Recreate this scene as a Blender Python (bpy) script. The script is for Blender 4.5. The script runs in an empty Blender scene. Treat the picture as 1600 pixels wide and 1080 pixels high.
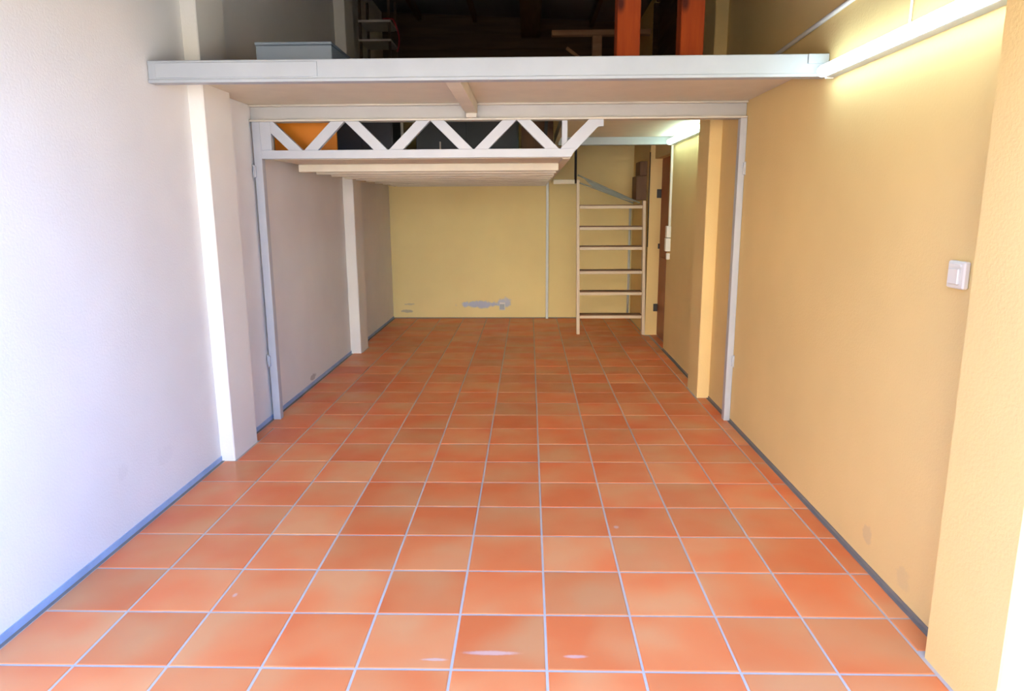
import bpy, bmesh, math, random
from mathutils import Matrix, Vector
random.seed(7)
scene = bpy.context.scene
col = scene.collection

# ------------------------------------------------------------------ camera
cam_data = bpy.data.cameras.new('camera')
cam = bpy.data.objects.new('camera', cam_data)
col.objects.link(cam)
R_ = Vector((0.9997007, 0.02394873, -0.00499692))
U_ = Vector((1.93337e-04, 0.196511746, 0.980501451))
A_ = Vector((-0.02446372, 0.98020895, -0.1964483))
CAM = Vector((-0.0606, -2.0806, 1.5372))
cam.matrix_world = Matrix(((R_.x, U_.x, -A_.x, CAM.x), (R_.y, U_.y, -A_.y, CAM.y),
                           (R_.z, U_.z, -A_.z, CAM.z), (0, 0, 0, 1)))
cam_data.sensor_width = 36.0
cam_data.lens = 1082.2 / 1600.0 * 36.0
cam_data.clip_start = 0.05
scene.camera = cam

# ------------------------------------------------------------------ sky, sun, exposure
world = bpy.data.worlds.new('sky')
scene.world = world
world.use_nodes = True
bg = world.node_tree.nodes['Background']
bg.inputs['Color'].default_value = (0.20, 0.42, 1.0, 1)
bg.inputs['Strength'].default_value = 5.2
sun_data = bpy.data.lights.new('sun', 'SUN')
sun_data.energy = 50.0
sun_data.color = (1.0, 0.95, 0.86)
sun_data.angle = math.radians(0.6)
sun = bpy.data.objects.new('sun', sun_data)
col.objects.link(sun)
sun.location = (6, 12, 12)
sun.rotation_euler = Vector((-0.25, -0.80, -0.55)).to_track_quat('-Z', 'Y').to_euler()
vs = scene.view_settings
vs.view_transform = 'Standard'
vs.look = 'None'
vs.exposure = 0.4
vs.gamma = 1.0
vs.use_curve_mapping = False

# ------------------------------------------------------------------ materials
def nt(name):
    m = bpy.data.materials.new(name)
    m.use_nodes = True
    t = m.node_tree
    b = t.nodes['Principled BSDF']
    return m, t, b

def ramp(t, fac, stops):
    r = t.nodes.new('ShaderNodeValToRGB')
    e = r.color_ramp.elements
    while len(e) < len(stops):
        e.new(0.5)
    for k, (p, c) in enumerate(stops):
        e[k].position = p
        e[k].color = (*c, 1)
    t.links.new(fac, r.inputs['Fac'])
    return r.outputs['Color']

def noise(t, vec, scale, detail=3.0, rough=0.55, dim='3D', w=None):
    n = t.nodes.new('ShaderNodeTexNoise')
    n.noise_dimensions = dim
    n.inputs['Scale'].default_value = scale
    n.inputs['Detail'].default_value = detail
    n.inputs['Roughness'].default_value = rough
    t.links.new(vec, n.inputs['Vector'])
    if w is not None:
        t.links.new(w, n.inputs['W'])
    return n.outputs['Fac']

def mix(t, fac, a, b, mode='MIX'):
    n = t.nodes.new('ShaderNodeMix')
    n.data_type = 'RGBA'
    n.blend_type = mode
    for sock, v in ((n.inputs[0], fac), (n.inputs[6], a), (n.inputs[7], b)):
        if isinstance(v, (int, float)):
            sock.default_value = v
        elif isinstance(v, tuple):
            sock.default_value = (*v, 1)
        else:
            t.links.new(v, sock)
    return n.outputs[2]

def math_(t, op, a, b=None, c=None):
    n = t.nodes.new('ShaderNodeMath')
    n.operation = op
    for k, v in enumerate((a, b, c)):
        if v is None:
            continue
        if isinstance(v, (int, float)):
            n.inputs[k].default_value = v
        else:
            t.links.new(v, n.inputs[k])
    return n.outputs[0]

def bump(t, b, h, strength, dist=0.01):
    n = t.nodes.new('ShaderNodeBump')
    n.inputs['Strength'].default_value = strength
    n.inputs['Distance'].default_value = dist
    t.links.new(h, n.inputs['Height'])
    t.links.new(n.outputs['Normal'], b.inputs['Normal'])

def position(t):
    return t.nodes.new('ShaderNodeNewGeometry').outputs['Position']

def blob(t, pos, centre, size, soft=0.35, wob=0.9, nscale=16.0):
    """mask of a stain: an ellipsoid with a ragged edge (1 inside)"""
    s = t.nodes.new('ShaderNodeVectorMath'); s.operation = 'SUBTRACT'
    t.links.new(pos, s.inputs[0]); s.inputs[1].default_value = centre
    d = t.nodes.new('ShaderNodeVectorMath'); d.operation = 'DIVIDE'
    t.links.new(s.outputs[0], d.inputs[0]); d.inputs[1].default_value = size
    l = t.nodes.new('ShaderNodeVectorMath'); l.operation = 'LENGTH'
    t.links.new(d.outputs[0], l.inputs[0])
    n = noise(t, pos, nscale, 4.0, 0.7)
    v = math_(t, 'ADD', l.outputs['Value'], math_(t, 'MULTIPLY', math_(t, 'SUBTRACT', n, 0.5), wob * 2))
    m = t.nodes.new('ShaderNodeMapRange')
    m.interpolation_type = 'SMOOTHSTEP'
    m.inputs['From Min'].default_value = 1.0 - soft
    m.inputs['From Max'].default_value = 1.0
    m.inputs['To Min'].default_value = 1.0
    m.inputs['To Max'].default_value = 0.0
    t.links.new(v, m.inputs['Value'])
    return m.outputs['Result']

def plaster(name, c, stains=()):
    m, t, b = nt(name)
    pos = position(t)
    n = noise(t, pos, 1.3, 3)
    colr = ramp(t, n, [(0.3, tuple(x * 0.95 for x in c)), (0.7, tuple(min(1, x * 1.03) for x in c))])
    for centre, size, sc, amt in stains:
        k = math_(t, 'MULTIPLY', blob(t, pos, centre, size), amt)
        colr = mix(t, k, colr, sc)
    t.links.new(colr, b.inputs['Base Color'])
    b.inputs['Roughness'].default_value = 0.85
    b.inputs['Specular IOR Level'].default_value = 0.2
    bump(t, b, noise(t, pos, 95, 3), 0.22, 0.006)
    return m

def paint(name, c, rough=0.45, var=0.04):
    m, t, b = nt(name)
    pos = position(t)
    n = noise(t, pos, 6, 3)
    t.links.new(ramp(t, n, [(0.3, tuple(x * (1 - var) for x in c)), (0.7, tuple(min(1, x * (1 + var)) for x in c))]), b.inputs['Base Color'])
    b.inputs['Roughness'].default_value = rough
    bump(t, b, noise(t, pos, 40, 2), 0.05, 0.004)
    return m

def wood(name, dark, light, axis=2, rough=0.55, scale=1.0, knots=False):
    m, t, b = nt(name)
    tc = t.nodes.new('ShaderNodeTexCoord')
    mp = t.nodes.new('ShaderNodeMapping')
    t.links.new(tc.outputs['Object'], mp.inputs['Vector'])
    s = [14 * scale] * 3
    s[axis] = 1.2 * scale
    mp.inputs['Scale'].default_value = s
    oi = t.nodes.new('ShaderNodeObjectInfo')
    n = noise(t, mp.outputs['Vector'], 1.4, 5, 0.6, '4D', math_(t, 'MULTIPLY', oi.outputs['Random'], 20))
    c = ramp(t, n, [(0.32, dark), (0.68, light)])
    if knots:
        mp2 = t.nodes.new('ShaderNodeMapping')
        t.links.new(tc.outputs['Object'], mp2.inputs['Vector'])
        mp2.inputs['Scale'].default_value = (7, 7, 3.5)
        v = t.nodes.new('ShaderNodeTexVoronoi')
        v.inputs['Scale'].default_value = 1.0
        t.links.new(mp2.outputs['Vector'], v.inputs['Vector'])
        k = ramp(t, v.outputs['Distance'], [(0.10, (1, 1, 1)), (0.24, (0, 0, 0))])
        c = mix(t, k, c, tuple(x * 0.25 for x in dark))
    t.links.new(c, b.inputs['Base Color'])
    b.inputs['Roughness'].default_value = rough
    bump(t, b, n, 0.12, 0.004)
    return m

def emit(name, c, strength):
    m, t, b = nt(name)
    b.inputs['Base Color'].default_value = (0.9, 0.9, 0.9, 1)
    b.inputs['Emission Color'].default_value = (*c, 1)
    b.inputs['Emission Strength'].default_value = strength
    return m

def terracotta():
    m, t, b = nt('terracotta_tile')
    pos = position(t)
    oi = t.nodes.new('ShaderNodeObjectInfo')
    w = math_(t, 'MULTIPLY', oi.outputs['Random'], 40.0)
    n = noise(t, pos, 2.8, 2.0, 0.4, '4D', w)
    flame = ramp(t, n, [(0.36, (0.80, 0.185, 0.052)), (0.50, (0.79, 0.24, 0.078)), (0.66, (0.75, 0.305, 0.115))])
    w2 = math_(t, 'FRACT', math_(t, 'MULTIPLY', oi.outputs['Random'], 17.3))
    tone = ramp(t, w2, [(0.0, (0.86, 0.84, 0.82)), (1.0, (1.06, 1.06, 1.06))])
    c = mix(t, 1.0, flame, tone, 'MULTIPLY')
    sp = noise(t, pos, 70, 4, 0.7)
    c = mix(t, math_(t, 'MULTIPLY', ramp(t, sp, [(0.62, (0, 0, 0)), (0.72, (1, 1, 1))]), 0.25), c, (0.5, 0.3, 0.2))
    # chalky smears left on two tiles and pale crumbs
    for centre, size in (((-0.195, 0.091, 0.0), (0.12, 0.016, 0.05)), ((-0.385, 0.052, 0.0), (0.06, 0.010, 0.05)),
                         ((0.10, 0.075, 0.0), (0.05, 0.012, 0.05)), ((0.366, 1.072, 0), (0.016, 0.02, 0.05)), ((-1.252, 0.444, 0), (0.012, 0.02, 0.05))):
        c = mix(t, math_(t, 'MULTIPLY', blob(t, pos, centre, size, 0.6, 0.35, 30), 0.4), c, (0.66, 0.60, 0.58))
    t.links.new(c, b.inputs['Base Color'])
    r = ramp(t, noise(t, pos, 5, 3), [(0.3, (0.36, 0.36, 0.36)), (0.7, (0.50, 0.50, 0.50))])
    t.links.new(r, b.inputs['Roughness'])
    b.inputs['Specular IOR Level'].default_value = 0.5
    bump(t, b, noise(t, pos, 30, 3), 0.06, 0.004)
    return m

GREY = (0.33, 0.30, 0.27)
M = {}
CREAM = (0.80, 0.585, 0.255)
M['cream'] = plaster('cream_plaster', CREAM, [
    ((1.405, 0.44, 0.10), (0.2, 0.06, 0.05), (0.55, 0.43, 0.26), 0.25),
    ((1.405, 0.74, 0.14), (0.2, 0.04, 0.05), (0.55, 0.43, 0.26), 0.4)])
M['pale'] = plaster('skylit_cream_plaster', (0.81, 0.785, 0.725), [  # cream wall, its colour paled to carry the blue sky light
    ((-1.97, 0.95, 0.32), (0.2, 0.05, 0.04), (0.56, 0.54, 0.52), 0.14),
    ((-1.97, 1.34, 0.27), (0.2, 0.10, 0.05), (0.60, 0.57, 0.54), 0.12),
    ((-1.97, 3.84, 0.07), (0.2, 0.10, 0.03), (0.35, 0.30, 0.25), 0.6)])
M['skylit_pil'] = plaster('skylit_pilaster_plaster', (0.815, 0.775, 0.68))  # cream pilasters, paled to go with the sky-tinted wall colour
M['back'] = plaster('back_wall_plaster', (0.84, 0.685, 0.32), [
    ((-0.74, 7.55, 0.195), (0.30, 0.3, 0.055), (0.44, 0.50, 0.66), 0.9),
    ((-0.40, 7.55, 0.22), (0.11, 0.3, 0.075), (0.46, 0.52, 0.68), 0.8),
    ((-1.78, 7.55, 0.10), (0.10, 0.3, 0.025), (0.38, 0.34, 0.30), 0.7),
    ((-1.74, 7.55, 0.20), (0.10, 0.3, 0.018), (0.50, 0.44, 0.34), 0.6)])
M['white'] = paint('white_paint', (0.38, 0.40, 0.405))
M['steel_white'] = paint('white_steel_paint', (0.45, 0.465, 0.48), 0.35)
M['soffit'] = paint('cream_soffit_paint', (0.70, 0.63, 0.47), 0.6)
M['beam'] = paint('dull_cream_beam_paint', (0.47, 0.45, 0.41), 0.5)
M['bead'] = paint('cream_bead_paint', (0.56, 0.52, 0.42), 0.5)
M['tile'] = terracotta()
M['grout'] = plaster('cement_grout', (0.52, 0.455, 0.40))
M['skylit_strip'] = paint('grey_strip_sky_tint', (0.34, 0.44, 0.60), 0.8, 0.12)  # bare grey cement strip, blue of the sky light painted in
M['gap'] = paint('dark_joint', (0.22, 0.19, 0.165), 0.9)
M['plastic'] = paint('white_plastic', (0.78, 0.74, 0.66), 0.35, 0.01)
M['black'] = paint('black_steel', (0.012, 0.011, 0.010), 0.45)
M['iron'] = paint('dark_iron', (0.035, 0.028, 0.024), 0.5)
M['door'] = wood('red_brown_door_wood', (0.22, 0.030, 0.005), (0.32, 0.050, 0.008), 2, 0.45)
M['redpost'] = wood('orange_stained_timber', (0.36, 0.040, 0.002), (0.52, 0.085, 0.005), 2, 0.85, 1.0, True)
M['ladder'] = paint('pale_ladder_paint', (0.66, 0.53, 0.36), 0.5)
M['tread'] = wood('worn_tread_wood', (0.16, 0.075, 0.03), (0.27, 0.14, 0.07), 0, 0.6)
M['greymetal'] = paint('grey_green_metal', (0.13, 0.14, 0.09), 0.4)
M['orange'] = paint('orange_board_paint', (0.88, 0.26, 0.004), 0.5)
M['slate'] = paint('slate_grey_panel', (0.10, 0.10, 0.125), 0.6)
M['navy'] = paint('dark_blue_grey', (0.035, 0.045, 0.055), 0.5)
M['bluegrey'] = paint('blue_grey_sheet_metal', (0.20, 0.245, 0.29), 0.4)
M['brownboard'] = wood('brown_board', (0.10, 0.04, 0.012), (0.18, 0.075, 0.02), 2, 0.6)
M['darkwood'] = wood('dark_roof_wood', (0.045, 0.022, 0.010), (0.09, 0.045, 0.02), 1, 0.7)
M['darkplank'] = wood('dark_gable_boarding', (0.05, 0.024, 0.010), (0.085, 0.042, 0.018), 0, 0.7)
M['roofsheet'] = paint('grey_roof_sheet', (0.10, 0.10, 0.11), 0.7)
M['rough'] = wood('rough_sawn_timber', (0.22, 0.10, 0.04), (0.36, 0.19, 0.09), 0, 0.7)
M['alu'] = paint('pale_shelf_board', (0.50, 0.46, 0.40), 0.4)
M['redhose'] = paint('red_cable_sheath', (0.35, 0.02, 0.03), 0.5)
M['pipe'] = paint('pale_blue_grey_pipe', (0.62, 0.66, 0.64), 0.4)
M['tube1'] = emit('lit_tube', (0.62, 0.86, 1.0), 18.0)
M['tube2'] = emit('lit_tube_greenish', (0.66, 1.0, 0.94), 14.0)
M['facade'] = plaster('bounce_facade_render', (0.82, 0.77, 0.67))
M['sky_blocker'] = plaster('ochre_sky_blocker_render', (0.50, 0.38, 0.24))
M['street'] = plaster('street_concrete', (0.50, 0.45, 0.38))

# ------------------------------------------------------------------ mesh helpers
def world_loc(o):
    p = Vector((0, 0, 0))
    while o is not None:
        p += o.location
        o = o.parent
    return p

def tag(o, label=None, cat=None, group=None, kind=None):
    if label: o['label'] = label
    if cat: o['category'] = cat
    if group: o['group'] = group
    if kind: o['kind'] = kind
    return o

def obj(name, bm, mat, parent=None, smooth=False, bevel=0.0):
    """one mesh object; its origin goes to the middle of its base"""
    if bevel > 0:
        bmesh.ops.bevel(bm, geom=bm.edges[:], offset=bevel, segments=1, affect='EDGES', clamp_overlap=True)
    xs = [v.co.x for v in bm.verts]; ys = [v.co.y for v in bm.verts]; zs = [v.co.z for v in bm.verts]
    o_ = Vector(((min(xs) + max(xs)) / 2, (min(ys) + max(ys)) / 2, min(zs)))
    for v in bm.verts:
        v.co -= o_
    bmesh.ops.recalc_face_normals(bm, faces=bm.faces[:])
    me = bpy.data.meshes.new(name)
    bm.to_mesh(me)
    bm.free()
    if smooth:
        for p in me.polygons:
            p.use_smooth = True
    me.materials.append(M[mat])
    o = bpy.data.objects.new(name, me)
    col.objects.link(o)
    o.parent = parent
    o.location = o_ - world_loc(parent)
    return o

def empty(name, loc):
    o = bpy.data.objects.new(name, None)
    o.empty_display_size = 0.1
    o.location = loc
    col.objects.link(o)
    return o

def add_box(bm, x0, x1, y0, y1, z0, z1):
    v = [bm.verts.new((x, y, z)) for z in (z0, z1) for y in (y0, y1) for x in (x0, x1)]
    for f in ((0, 2, 3, 1), (4, 5, 7, 6), (0, 1, 5, 4), (2, 6, 7, 3), (0, 4, 6, 2), (1, 3, 7, 5)):
        bm.faces.new([v[k] for k in f])

def box(name, x0, x1, y0, y1, z0, z1, mat, parent=None, bevel=0.0):
    bm = bmesh.new()
    add_box(bm, x0, x1, y0, y1, z0, z1)
    return obj(name, bm, mat, parent, False, bevel)

def boxes(name, lst, mat, parent=None):
    bm = bmesh.new()
    for b in lst:
        add_box(bm, *b)
    return obj(name, bm, mat, parent)

def prism(name, pts, axis, a0, a1, mat, parent=None, bevel=0.0):
    """polygon in the plane across an axis, extruded along it (axis 1: pts are x,z; axis 0: pts are y,z)"""
    bm = bmesh.new()
    def mk(p, a):
        return (p[0], a, p[1]) if axis == 1 else (a, p[0], p[1])
    A = [bm.verts.new(mk(p, a0)) for p in pts]
    B = [bm.verts.new(mk(p, a1)) for p in pts]
    bm.faces.new(A)
    bm.faces.new(B[::-1])
    n = len(pts)
    for k in range(n):
        bm.faces.new((A[k], B[k], B[(k + 1) % n], A[(k + 1) % n]))
    return obj(name, bm, mat, parent, False, bevel)

def bar_xz(name, p0, p1, width, y0, y1, mat, parent=None, bevel=0.002):
    """flat bar in a plane of constant y from p0 to p1 (x, z)"""
    d = Vector((p1[0] - p0[0], p1[1] - p0[1])).normalized()
    n = Vector((-d.y, d.x)) * width / 2
    pts = [(p0[0] + n.x, p0[1] + n.y), (p0[0] - n.x, p0[1] - n.y), (p1[0] - n.x, p1[1] - n.y), (p1[0] + n.x, p1[1] + n.y)]
    return prism(name, pts, 1, y0, y1, mat, parent, bevel)

def tube(name, pts, r, mat, parent=None, seg=10):
    bm = bmesh.new()
    pts = [Vector(p) for p in pts]
    rings = []
    for k, p in enumerate(pts):
        d = (pts[min(k + 1, len(pts) - 1)] - pts[max(k - 1, 0)]).normalized()
        a = d.orthogonal().normalized() if k == 0 else None
        if k == 0:
            ref = a
        else:
            ref = (ref - d * ref.dot(d)).normalized()
        s = d.cross(ref)
        rings.append([bm.verts.new(p + (ref * math.cos(2 * math.pi * j / seg) + s * math.sin(2 * math.pi * j / seg)) * r) for j in range(seg)])
    for a, b in zip(rings, rings[1:]):
        for j in range(seg):
            bm.faces.new((a[j], a[(j + 1) % seg], b[(j + 1) % seg], b[j]))
    bm.faces.new(rings[0][::-1])
    bm.faces.new(rings[-1])
    return obj(name, bm, mat, parent, True)

# ------------------------------------------------------------------ the setting
LW, RW, BW = -1.97, 1.405, 7.55       # inner faces of the walls
FRONT = -0.26
T = 0.325                             # tile pitch
TOP = 4.35
PL, PR = -1.885, 1.31                 # inner faces of the pilasters

floor = box('floor', LW - 0.1, RW + 0.2, FRONT - 0.09, BW + 0.1, -0.16, -0.0022, 'grout')
tag(floor, 'terracotta tiled garage floor with pale cement joints', 'floor', kind='structure')

def tile_mesh(name, w, d):
    bm = bmesh.new()
    c = 0.004
    lo = [bm.verts.new((x, y, -0.012)) for x, y in ((0, 0), (w, 0), (w, d), (0, d))]
    mid = [bm.verts.new((x, y, -0.002)) for x, y in ((0, 0), (w, 0), (w, d), (0, d))]
    hi = [bm.verts.new((x, y, 0.0)) for x, y in ((c, c), (w - c, c), (w - c, d - c), (c, d - c))]
    for a, b in ((lo, mid), (mid, hi)):
        for k in range(4):
            bm.faces.new((a[k], a[(k + 1) % 4], b[(k + 1) % 4], b[k]))
    bm.faces.new(hi)
    bm.faces.new(lo[::-1])
    bmesh.ops.recalc_face_normals(bm, faces=bm.faces[:])
    me = bpy.data.meshes.new(name)
    bm.to_mesh(me)
    bm.free()
    me.materials.append(M['tile'])
    return me

J = 0.0085
meshes = {}
def tile(x0, x1, y0, y1):
    w, d = round(x1 - x0, 4), round(y1 - y0, 4)
    if (w, d) not in meshes:
        meshes[(w, d)] = tile_mesh('tile', w, d)
    o = bpy.data.objects.new('tile', meshes[(w, d)])
    col.objects.link(o)
    o.parent = floor
    fl = world_loc(floor)
    o.location = (x0 - fl.x, y0 - fl.y, random.uniform(-0.0006, 0.0006) - fl.z)

for j in range(-1, 24):
    y0, y1 = j * T + J / 2, (j + 1) * T - J / 2
    if j == 23: y1 = BW - 0.012
    for i in range(-6, 4):
        x0, x1 = i * T + J / 2, (i + 1) * T - J / 2
        if i == -6 and j in (6, 7): x0 = PL + 0.012
        if i == -6 and j == 16: x0 = -1.852
        tile(x0, x1, y0, y1)
    x0, x1 = 4 * T + J / 2, RW - 0.022
    if j == 10: y1 = 3.41
    if j == 11: y0 = 3.775
    if j == -1: continue
    if j == 0: y0 = 0.13
    if j in (19, 20, 21, 22, 23): x1 = 1.335
    tile(x0, x1, y0, y1)
tile(-1.946, PL + 0.006, 2.336, 8 * T - J / 2)
for k in range(3):
    tile(1.409, 1.487, 5.385 + k * 0.292, 5.385 + k * 0.292 + 0.286)
# dark open joint along the foot of each wall
for nm, b in (('joint_strip', (LW, LW + 0.021, FRONT, BW)), ('joint_strip', (RW - 0.021, RW, FRONT, 5.38)), ('joint_strip', (LW, 1.35, BW - 0.011, BW))):
    box(nm, b[0], b[1], b[2], b[3], -0.006, -0.0008, 'gap', floor)

wl = box('wall_left', LW - 0.2, LW, FRONT, BW + 0.2, -0.1, TOP, 'pale')
tag(wl, 'long cream plaster wall, blue sky light mixed into its colour, with two pilasters opposite the door', 'wall', kind='structure')
for y0, y1, x1 in ((1.955, 2.32, PL), (5.16, 5.50, -1.862)):
    box('pilaster', LW - 0.02, x1, y0, y1, -0.1, TOP, 'skylit_pil', wl, 0.006)

DY0, DY1, DH = 5.38, 6.26, 2.075
wr = boxes('wall_right', [(RW, RW + 0.22, FRONT, DY0, -0.1, TOP), (RW, RW + 0.22, DY0, DY1, DH, TOP), (1.35, RW + 0.22, DY1, BW + 0.2, -0.1, TOP)], 'cream')
tag(wr, 'long cream plaster wall with a brown door and the tube lamps', 'wall', kind='structure')
for y0, y1 in ((FRONT, 0.10), (3.42, 3.765)):
    box('pilaster', PR, RW + 0.02, y0, y1, -0.1, TOP, 'cream', wr, 0.006)

wb = box('wall_back', LW - 0.2, RW + 0.22, BW, BW + 0.2, -0.1, TOP, 'back')
tag(wb, 'cream back wall with a blue grey damp stain near the floor', 'wall', kind='structure')
for k in range(6):
    z0 = 2.95 + 0.2 * k
    box('plank', LW, 1.35, BW - 0.03, BW, z0, z0 + 0.199, 'darkplank', wb, 0.004)

for k in range(5):  # dark boards added to darken the upper right wall
    z0 = 2.75 + 0.2 * k
    box('plank', RW - 0.02, RW + 0.01, 3.77, 6.235, z0, z0 + 0.199, 'darkwood', wr, 0.004)
    box('plank', 1.33, RW, 6.236, 6.262, z0, z0 + 0.199, 'darkplank', wr, 0.004)
wf = boxes('wall_front', [(LW - 0.2, RW + 0.22, FRONT - 0.2, FRONT, 2.25, TOP)], 'cream')  # unseen lintel, lowered to dim the upper walls and fascia
tag(wf, 'unseen cream lintel wall above the open garage doorway, set low for shade', 'wall', kind='structure')

def roof_z(x):
    return 4.02 - 0.05 * (x + 1.97)
ceil = prism('ceiling', [(LW - 0.3, roof_z(LW - 0.3)), (RW + 0.3, roof_z(RW + 0.3)), (RW + 0.3, roof_z(RW) + 0.5), (LW - 0.3, roof_z(LW) + 0.45)], 1, FRONT - 0.3, BW + 0.3, 'roofsheet')
tag(ceil, 'dark sloping roof of grey sheets on wooden purlins', 'ceiling', kind='structure')
for x in (-1.5, -0.78, 0.72, 1.36):
    box('purlin', x, x + 0.05, FRONT, BW - 0.04, roof_z(x) - 0.09, roof_z(x) + 0.01, 'darkwood', ceil)
box('ridge_beam', -0.16, 0.08, FRONT, BW - 0.04, roof_z(0) - 0.24, roof_z(0) + 0.02, 'darkwood', ceil)

# door in the right wall
dr = box('door_1', 1.49, 1.535, DY0 - 0.03, DY1 - 0.004, 0.004, DH + 0.02, 'door', None, 0.003)
tag(dr, 'narrow view of a red brown wooden door set in the right wall', 'door', kind='structure')
for z, hh, x0 in ((1.63, 0.10, 1.437), (1.04, 0.06, 1.470), (0.29, 0.09, 1.440)):
    h = box('hinge', x0, 1.488, 6.238, 6.258, z, z + hh, 'iron', dr, 0.002)
    tag(h, 'dark iron hinge plate')
box('panel_moulding', 1.483, 1.492, DY0 + 0.10, DY1 - 0.12, 0.25, 0.95, 'door', dr, 0.002)
box('panel_moulding', 1.483, 1.492, DY0 + 0.10, DY1 - 0.12, 1.10, 1.90, 'door', dr, 0.002)

for nm, b, mt, lb in (('baseboard_left', (LW, LW + 0.005, FRONT, BW, 0, 0.030), 'skylit_strip', 'thin grey cement strip with blue sky light painted in, along the foot of the left wall'),
                      ('baseboard_right', (RW - 0.004, RW, FRONT, DY0, 0, 0.014), 'gap', 'thin dark grey strip along the foot of the cream wall'),
                      ('baseboard_back', (LW + 0.006, 1.35, BW - 0.004, BW, 0, 0.012), 'gap', 'thin dark grey strip along the foot of the back wall')):
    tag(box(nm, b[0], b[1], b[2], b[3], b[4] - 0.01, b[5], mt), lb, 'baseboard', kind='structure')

# unseen street behind the camera, with walls added to bounce and block light
st = box('street_ground', -30, 30, -30, FRONT - 0.09, -0.20, -0.03, 'street')
tag(st, 'concrete street ground outside the garage door', 'ground', kind='structure')
fc = box('light_bounce_facade', -4.6, 2.2, -13, -12.5, -0.2, 6.0, 'facade')  # unseen, added and sized to bounce sunlight into the garage
nb = box('sky_blocker_wall', -4.6, -4.3, -12.4, -0.6, -0.2, 3.6, 'sky_blocker')  # unseen, added to keep sky light off the right wall
tag(nb, 'unseen ochre side wall added to block sky from the right wall', 'wall', kind='structure')
tag(fc, 'unseen sunlit facade added across the street to bounce light inside', 'wall', kind='structure')

# ------------------------------------------------------------------ upper platform
DECK = 2.262
up = empty('storage_platform', (0, 1.54, 2.165))
tag(up, 'white fronted storage platform spanning both walls above the floor', 'platform')
fa = box('fascia', LW + 0.004, RW - 0.002, 1.540, 1.575, 2.168, DECK - 0.001, 'white', up, 0.003)
box('cover_plate', -1.925, -1.113, 1.5345, 1.541, 2.178, 2.249, 'white', fa, 0.0015)
box('bottom_lip', LW + 0.004, RW - 0.002, 1.533, 1.60, 2.154, 2.170, 'white', fa, 0.002)
box('end_flap', 1.30, 1.40, 1.531, 1.541, 2.215, 2.260, 'white', fa, 0.002)
for x0, y0, y1 in ((LW + 0.004, 1.575, 1.953), (PL + 0.002, 1.953, 2.322), (LW + 0.004, 2.322, 2.81)):
    box('soffit_board', x0, -0.405, y0, y1, 2.225, 2.237, 'soffit', up)
box('soffit_board', -0.403, RW - 0.002, 1.575, 2.81, 2.225, 2.237, 'soffit', up)
for x0, y0, y1 in ((LW + 0.004, 1.575, 1.953), (PL + 0.002, 1.953, 2.322), (LW + 0.004, 2.322, 2.90)):
    box('deck_board', x0, RW - 0.002, y0, y1, 2.237, DECK - 0.002, 'rough', up)
jo = box('joist', -0.487, -0.407, 1.602, 2.795, 2.156, 2.226, 'soffit', up, 0.002)
box('joist_foot', -0.483, -0.411, 2.775, 2.796, 2.128, 2.156, 'bead', jo, 0.002)
# right bay of the platform over the passage
for x1, y0, y1 in ((RW - 0.002, 2.905, 3.418), (PR - 0.002, 3.418, 3.767), (RW - 0.002, 3.767, 5.24)):
    box('soffit_board', 0.24, x1, y0, y1, 2.225, 2.237, 'soffit', up)
    box('deck_board', 0.24, x1, y0, y1, 2.237, DECK - 0.002, 'rough', up)
box('header_beam', 0.24, RW - 0.002, 5.245, 5.33, 2.150, 2.237, 'white', up, 0.003)
box('edge_joist', 0.20, 0.24, 2.905, 5.33, 2.17, DECK - 0.002, 'soffit', up, 0.002)
# steel beam across at the posts
sb = empty('steel_beam', (-0.28, 2.85, 2.113))
tag(sb, 'cream steel channel beam resting on the two white posts', 'beam')
box('web', LW + 0.004, RW - 0.002, 2.835, 2.845, 2.127, 2.212, 'beam', sb)
box('flange', LW + 0.004, RW - 0.002, 2.800, 2.895, 2.212, 2.2245, 'bead', sb, 0.002)
box('flange', LW + 0.004, RW - 0.002, 2.795, 2.895, 2.113, 2.127, 'bead', sb, 0.002)

# white posts of the old door frame
def post(x0, x1, side, label):
    p = empty('door_frame_post', ((x0 + x1) / 2, 2.83, 0))
    tag(p, label, 'post', 'white posts under the steel beam')
    box('shaft', x0, x1, 2.80, 2.86, 0, 2.113, 'steel_white', p, 0.003)
    for z in (1.745, 0.405):
        xh = x0 - 0.004 if side < 0 else x1 - 0.012
        hg = box('hinge_plate', xh, xh + 0.016, 2.785, 2.802, z, z + 0.08, 'steel_white', p, 0.002)
        xc = xh if side < 0 else xh + 0.016
        tube('pin', [(xc, 2.788, z - 0.006), (xc, 2.788, z + 0.086)], 0.006, 'steel_white', hg, 8)
post(-1.952, -1.897, -1, 'slim white post by the left wall carrying the truss')
post(1.358, 1.403, 1, 'slim white post by the right wall without any truss')

# truss
tr = empty('lattice_truss', (-0.83, 2.83, 1.87))
tag(tr, 'white zigzag lattice truss under the beam beside the passage', 'truss')
yA, yB = 2.802, 2.850
prism('bottom_chord', [(-1.897, 1.868), (0.226, 1.868), (0.262, 1.925), (-1.897, 1.925)], 1, yA, yB, 'steel_white', tr, 0.002)
box('end_bar', -1.897, -1.824, yA, yB, 1.925, 2.113, 'steel_white', tr, 0.002)
bn = [-1.608 + 0.5855 * k for k in range(4)]
HW, RUN, Z0, Z1 = 0.096, 0.2927, 1.920, 2.113
for k, x in enumerate(bn):
    for q in (-1, 1):
        if k == 3 and q == 1: continue
        pts = [(x, Z0), (x + q * HW, Z0), (x + q * RUN, Z1), (x + q * (RUN - HW), Z1)]
        prism('lattice_bar', pts, 1, yA + 0.003 + 0.002 * (q > 0), yB - 0.003, 'steel_white', tr, 0.0015)
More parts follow.
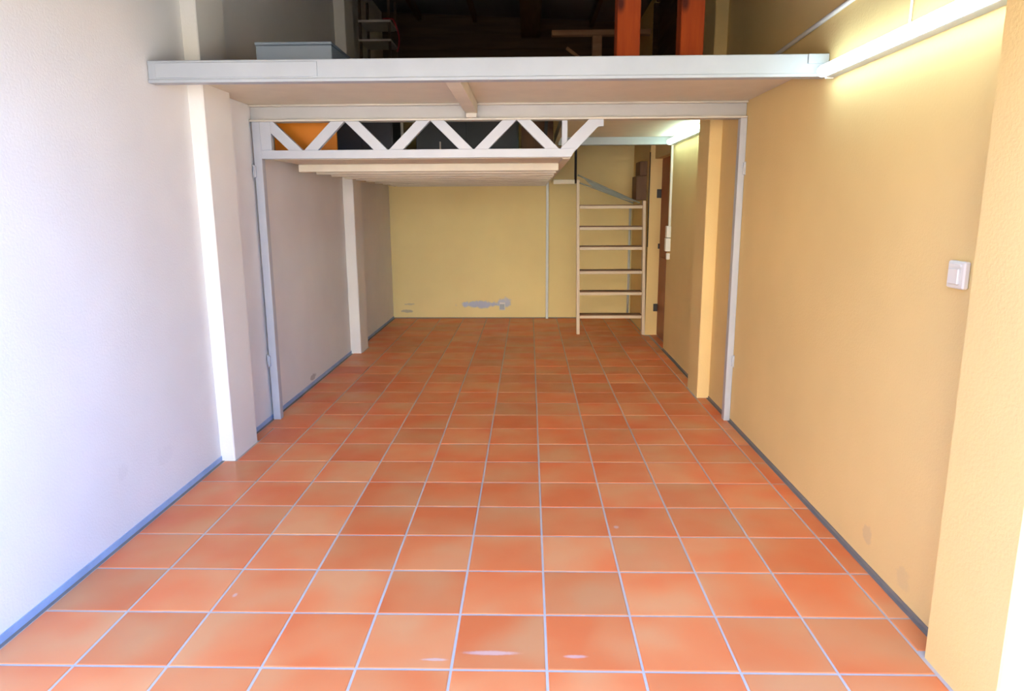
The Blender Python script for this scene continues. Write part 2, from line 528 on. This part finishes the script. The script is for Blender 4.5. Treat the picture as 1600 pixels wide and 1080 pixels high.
end = prism('raking_end_bar', [(0.148, 1.921), (0.242, 1.895), (0.405, 2.067), (0.444, 2.067), (0.444, 2.113), (0.344, 2.113)], 1, yA + 0.002, yB - 0.001, 'steel_white', tr, 0.002)
box('upright_strut', 0.165, 0.203, 2.852, 2.885, 1.90, 2.113, 'steel_white', tr, 0.002)

# ------------------------------------------------------------------ lower loft floor behind the truss
lo = empty('loft_floor', (-0.85, 5.0, 1.81))
tag(lo, 'low cream loft floor of cross joists behind the lattice truss', 'loft floor')
ny = 10
for k in range(ny):
    y = 3.45 + k * 0.455
    box('joist', -1.858, 0.168, y, y + 0.085, 1.812, 1.868, 'soffit', lo, 0.003)
for k in range(12):
    y0 = 2.90 + k * 0.387
    box('deck_board', -1.858, 0.168, y0, y0 + 0.383, 1.868, 1.890, 'soffit', lo)
box('edge_beam', 0.170, 0.228, 2.90, 7.545, 1.862, 1.915, 'soffit', lo, 0.003)
box('trimmer', 0.229, 0.50, 6.29, 6.33, 1.796, 1.848, 'soffit', lo, 0.003)
box('wall_plate', -1.90, -1.87, 5.51, 7.54, 1.812, 1.868, 'soffit', lo, 0.003)

sp = tag(box('support_post', 0.172, 0.207, 7.49, 7.525, 0, 1.862, 'pipe', None, 0.003), 'thin pale steel post standing free against the back wall', 'post')
pp = tag(tube('wall_pipe', [(1.315, 7.532, 0.03), (1.315, 7.532, 1.53)], 0.017, 'pipe'), 'pale blue grey pipe running up the back wall behind the ladder', 'pipe')

# ------------------------------------------------------------------ ladder
ld = empty('loft_ladder', (0.93, 6.31, 0))
tag(ld, 'pale painted loft ladder with six flat steps standing on the tiles', 'ladder')
prism('stringer', [(0.520, 0), (0.560, 0), (0.532, 1.845), (0.500, 1.845)], 1, 6.28, 6.34, 'ladder', ld, 0.003)
prism('stringer', [(1.312, 0), (1.350, 0), (1.312, 1.60), (1.278, 1.60)], 1, 6.25, 6.34, 'ladder', ld, 0.003)
for z in (0.245, 0.53, 0.785, 1.072, 1.308, 1.556):
    xl = 0.560 - 0.028 * z / 1.845
    xr = 1.312 - 0.034 * z / 1.6
    s = box('step', xl, xr, 6.27, 6.42, z - 0.046, z - 0.012, 'ladder', ld, 0.003)
    box('tread_board', xl, xr, 6.268, 6.425, z - 0.012, z, 'tread', s, 0.002)
bar_xz('handrail', (0.520, 1.905), (1.270, 1.575), 0.016, 6.43, 6.45, 'greymetal', ld)
bar_xz('handrail', (0.540, 1.815), (1.190, 1.575), 0.014, 6.43, 6.45, 'greymetal', ld)
g = prism('brace_plate', [(0.60, 1.86), (1.26, 1.574), (1.02, 1.645), (0.70, 1.765)], 1, 6.437, 6.443, 'greymetal', ld)
tag(g, 'grey green metal brace plate')
tag(tube('grab_pole', [(0.487, 6.30, 1.80), (0.487, 6.30, 2.26), (0.487, 6.30, 2.72)], 0.015, 'black'), 'thin black steel pole rising beside the ladder top', 'pole')

# little cupboard and cable beside the ladder top
cb = empty('wall_cupboard', (1.29, 6.7, 1.60))
tag(cb, 'small brown wooden wall box above the ladder beside the door', 'cupboard')
box('body', 1.225, 1.349, 6.46, 6.80, 1.61, 1.89, 'brownboard', cb, 0.003)
box('lid', 1.262, 1.349, 6.46, 6.80, 1.892, 2.06, 'brownboard', cb, 0.003)
tag(tube('wall_cable', [(1.346, 6.252, 1.06), (1.346, 6.252, 2.15)], 0.006, 'iron'), 'thin dark cable running down beside the ladder and door', 'cable')

# ------------------------------------------------------------------ lamps, switches, conduits
def batten(name, loc_y0, loc_y1, z, mat, label, two=False):
    L = empty(name, (RW, (loc_y0 + loc_y1) / 2, z))
    tag(L, label, 'lamp', 'tube lamps on the right wall')
    prism_pts = [(RW, z - 0.028), (RW - 0.045, z - 0.024), (RW - 0.052, z), (RW - 0.045, z + 0.024), (RW, z + 0.028)]
    prism('housing', prism_pts, 1, loc_y0, loc_y1, 'steel_white', L, 0.002)
    r, xc = 0.027, RW - 0.062
    prof = [(0.0, 0.35), (0.006, 0.7), (0.016, 0.93), (0.03, 1.0)]
    ring = [(loc_y0 + a, k * r) for a, k in prof] + [(loc_y1 - a, k * r) for a, k in prof[::-1]]
    bm = bmesh.new()
    seg = 14
    rr = [[bm.verts.new((xc + ra * math.cos(2 * math.pi * n / seg), y, z + ra * math.sin(2 * math.pi * n / seg))) for n in range(seg)] for y, ra in ring]
    for a, b in zip(rr, rr[1:]):
        for n in range(seg):
            bm.faces.new((a[n], a[(n + 1) % seg], b[(n + 1) % seg], b[n]))
    bm.faces.new(rr[0]); bm.faces.new(rr[-1][::-1])
    obj('lit_diffuser', bm, mat, L, True)
    for y in (loc_y0 - 0.004, loc_y1 - 0.012):
        box('end_cap', RW - 0.040, RW, y, y + 0.016, z - 0.031, z + 0.031, 'plastic', L, 0.003)
    return L
batten('tube_lamp', 0.13, 1.48, 2.165, 'tube1', 'lit white tube lamp on the wall in front of the platform')
batten('tube_lamp', 3.85, 5.16, 2.165, 'tube2', 'lit tube lamp under the platform above the passage')

sw = empty('light_switch', (RW, 0.302, 1.255))
tag(sw, 'cream square light switch on bare wall beside the front pilaster', 'switch')
box('back_box', RW - 0.022, RW, 0.255, 0.350, 1.257, 1.350, 'plastic', sw, 0.005)
box('rocker', RW - 0.031, RW - 0.020, 0.275, 0.332, 1.272, 1.325, 'plastic', sw, 0.003)
box('top_label_bar', RW - 0.026, RW - 0.020, 0.272, 0.335, 1.330, 1.342, 'plastic', sw, 0.002)

s2 = empty('socket_block', (RW, 5.22, 1.08))
tag(s2, 'white double switch block under the conduit next to the brown door', 'switch')
box('upper_unit', RW - 0.045, RW, 5.19, 5.27, 1.215, 1.335, 'plastic', s2, 0.004)
box('lower_unit', RW - 0.050, RW, 5.19, 5.27, 1.075, 1.210, 'plastic', s2, 0.004)
box('plug', RW - 0.035, RW, 5.205, 5.245, 0.99, 1.055, 'plastic', s2, 0.004)
tag(box('cable_trunking', RW - 0.022, RW, 5.215, 5.245, 1.335, 2.15, 'plastic', None, 0.003), 'cream cable trunking running down to the switch block', 'conduit')
tag(tube('cable_conduit', [(RW - 0.012, 0.10, 2.452), (RW - 0.012, 1.3, 2.445), (RW - 0.012, 2.25, 2.407), (RW - 0.012, 3.41, 2.36)], 0.012, 'plastic'), 'pale conduit running along the wall above the platform edge', 'conduit')
tag(tube('lamp_cable', [(RW - 0.006, 0.80, 2.19), (RW - 0.006, 0.80, 2.44)], 0.005, 'plastic'), 'thin cable dropping from conduit to the tube lamp', 'cable')
so = empty('wall_socket', (-0.43, BW, 0.105))
tag(so, 'small white wall socket in the damp stain of the back wall', 'socket')
box('plate', -0.475, -0.395, BW - 0.014, BW, 0.115, 0.225, 'plastic', so, 0.003)
box('cover_flap', -0.468, -0.402, BW - 0.022, BW - 0.013, 0.125, 0.200, 'white', so, 0.002)

# ------------------------------------------------------------------ things stored on the loft behind the truss
LT = 1.891
tag(box('orange_board', -1.935, -1.475, 3.18, 3.205, LT, 2.50, 'orange', None, 0.002), 'bright orange board standing upright behind the lattice truss', 'board')
k = empty('slate_cabinet', (-1.3, 4.55, LT))
tag(k, 'slate grey metal cabinet beside the orange board behind the truss', 'cabinet')
box('carcass', -1.86, -1.30, 4.45, 4.85, LT, 2.55, 'slate', k, 0.004)
box('door_leaf', -1.85, -1.585, 4.438, 4.45, LT + 0.05, 2.52, 'slate', k, 0.002)
box('door_leaf', -1.575, -1.31, 4.438, 4.45, LT + 0.05, 2.52, 'slate', k, 0.002)
k = empty('dark_cabinet', (-0.65, 4.6, LT))
tag(k, 'large dark blue grey cabinet seen through the middle of the truss', 'cabinet')
box('carcass', -1.10, -0.16, 4.52, 4.95, LT, 2.60, 'navy', k, 0.004)
box('door_leaf', -1.09, -0.635, 4.508, 4.52, LT + 0.04, 2.58, 'navy', k, 0.002)
box('door_leaf', -0.625, -0.17, 4.508, 4.52, LT + 0.04, 2.58, 'navy', k, 0.002)
tag(box('leaning_lath', -1.20, -1.175, 4.30, 4.32, LT, 2.60, 'alu', None, 0.001), 'thin pale lath standing between the two loft cabinets', 'lath')
tag(box('thin_rod', -0.845, -0.832, 4.2, 4.213, LT, 2.10, 'alu', None, 0.001), 'short pale rod standing in front of the dark cabinet', 'rod')
tag(box('brown_panel', -0.13, 0.165, 4.62, 4.65, LT, 2.65, 'brownboard', None, 0.002), 'brown wooden panel standing at the open end of the loft', 'panel')
tag(prism('black_prop', [(0.055, LT), (0.085, LT), (0.125, 2.45), (0.095, 2.45)], 1, 4.50, 4.53, 'black'), 'black prop leaning on the brown panel behind the truss', 'prop')

# ------------------------------------------------------------------ things on the upper platform
k = empty('storage_box', (-1.34, 2.0, DECK))
tag(k, 'blue grey metal box lying at the front of the upper platform', 'box')
box('body', -1.548, -1.133, 1.90, 2.42, DECK, 2.405, 'bluegrey', k, 0.004)
box('lid', -1.552, -1.129, 1.895, 2.425, 2.406, 2.421, 'bluegrey', k, 0.003)
for x0, lab in ((0.459, 'square orange stained timber post standing alone on the platform'), (0.833, 'square orange stained timber post with a big knot near right wall')):
    tag(box('timber_post', x0, x0 + 0.137, 2.30, 2.437, DECK, roof_z(x0 + 0.137) - 0.002, 'redpost', None, 0.005), lab, 'post', 'orange timber posts on the platform')
for n_, (x0, x1, y0, y1, z0, z1) in enumerate(((-0.95, 0.42, 2.46, 2.60, DECK, 2.36), (-0.80, 0.40, 2.47, 2.60, 2.361, 2.425), (-0.45, 0.36, 2.48, 2.59, 2.426, 2.447))):
    tag(box('timber_plank', x0, x1, y0, y1, z0, z1, 'rough', None, 0.004), ('thick brown plank at the bottom of the timber pile', 'brown plank in the middle of the timber pile', 'thin brown board topmost on the timber pile')[n_], 'plank', 'timber pile on the platform')
tr2 = empty('trestle', (0.48, 5.0, DECK))
tag(tr2, 'rough timber trestle with a crossbar behind the orange posts', 'trestle')
box('crossbar', 0.157, 1.10, 4.97, 5.05, 3.135, 3.185, 'rough', tr2, 0.004)
box('leg', 0.545, 0.637, 4.98, 5.05, DECK, 3.134, 'rough', tr2, 0.004)
bar_xz('brace', (0.30, 3.03), (0.545, 2.85), 0.03, 5.0, 5.03, 'rough', tr2)
box('foot', 0.40, 0.80, 4.90, 5.13, DECK, DECK + 0.03, 'rough', tr2, 0.004)

rk = empty('shelf_rack', (-1.65, 5.9, LT))
tag(rk, 'dark shelf rack with pale boards against the left wall pilaster', 'shelf')
for x in (-1.86, -1.55):
    for y in (5.72, 6.10):
        box('upright', x, x + 0.025, y, y + 0.025, LT, 3.75, 'darkwood', rk)
for z in (2.35, 2.85, 3.265, 3.455):
    box('shelf_board', -1.865, -1.52, 5.71, 6.13, z, z + 0.022, 'alu', rk, 0.002)
tag(tube('red_cable', [(-1.60, 5.72, 3.486), (-1.54, 5.705, 3.486)] + [(-1.49 + 0.06 * math.sin(a * math.pi / 10), 5.70, 3.48 - 0.045 * a * 0.9) for a in range(9)], 0.008, 'redhose'), 'red cable hanging in a loop from the shelf rack', 'cable')
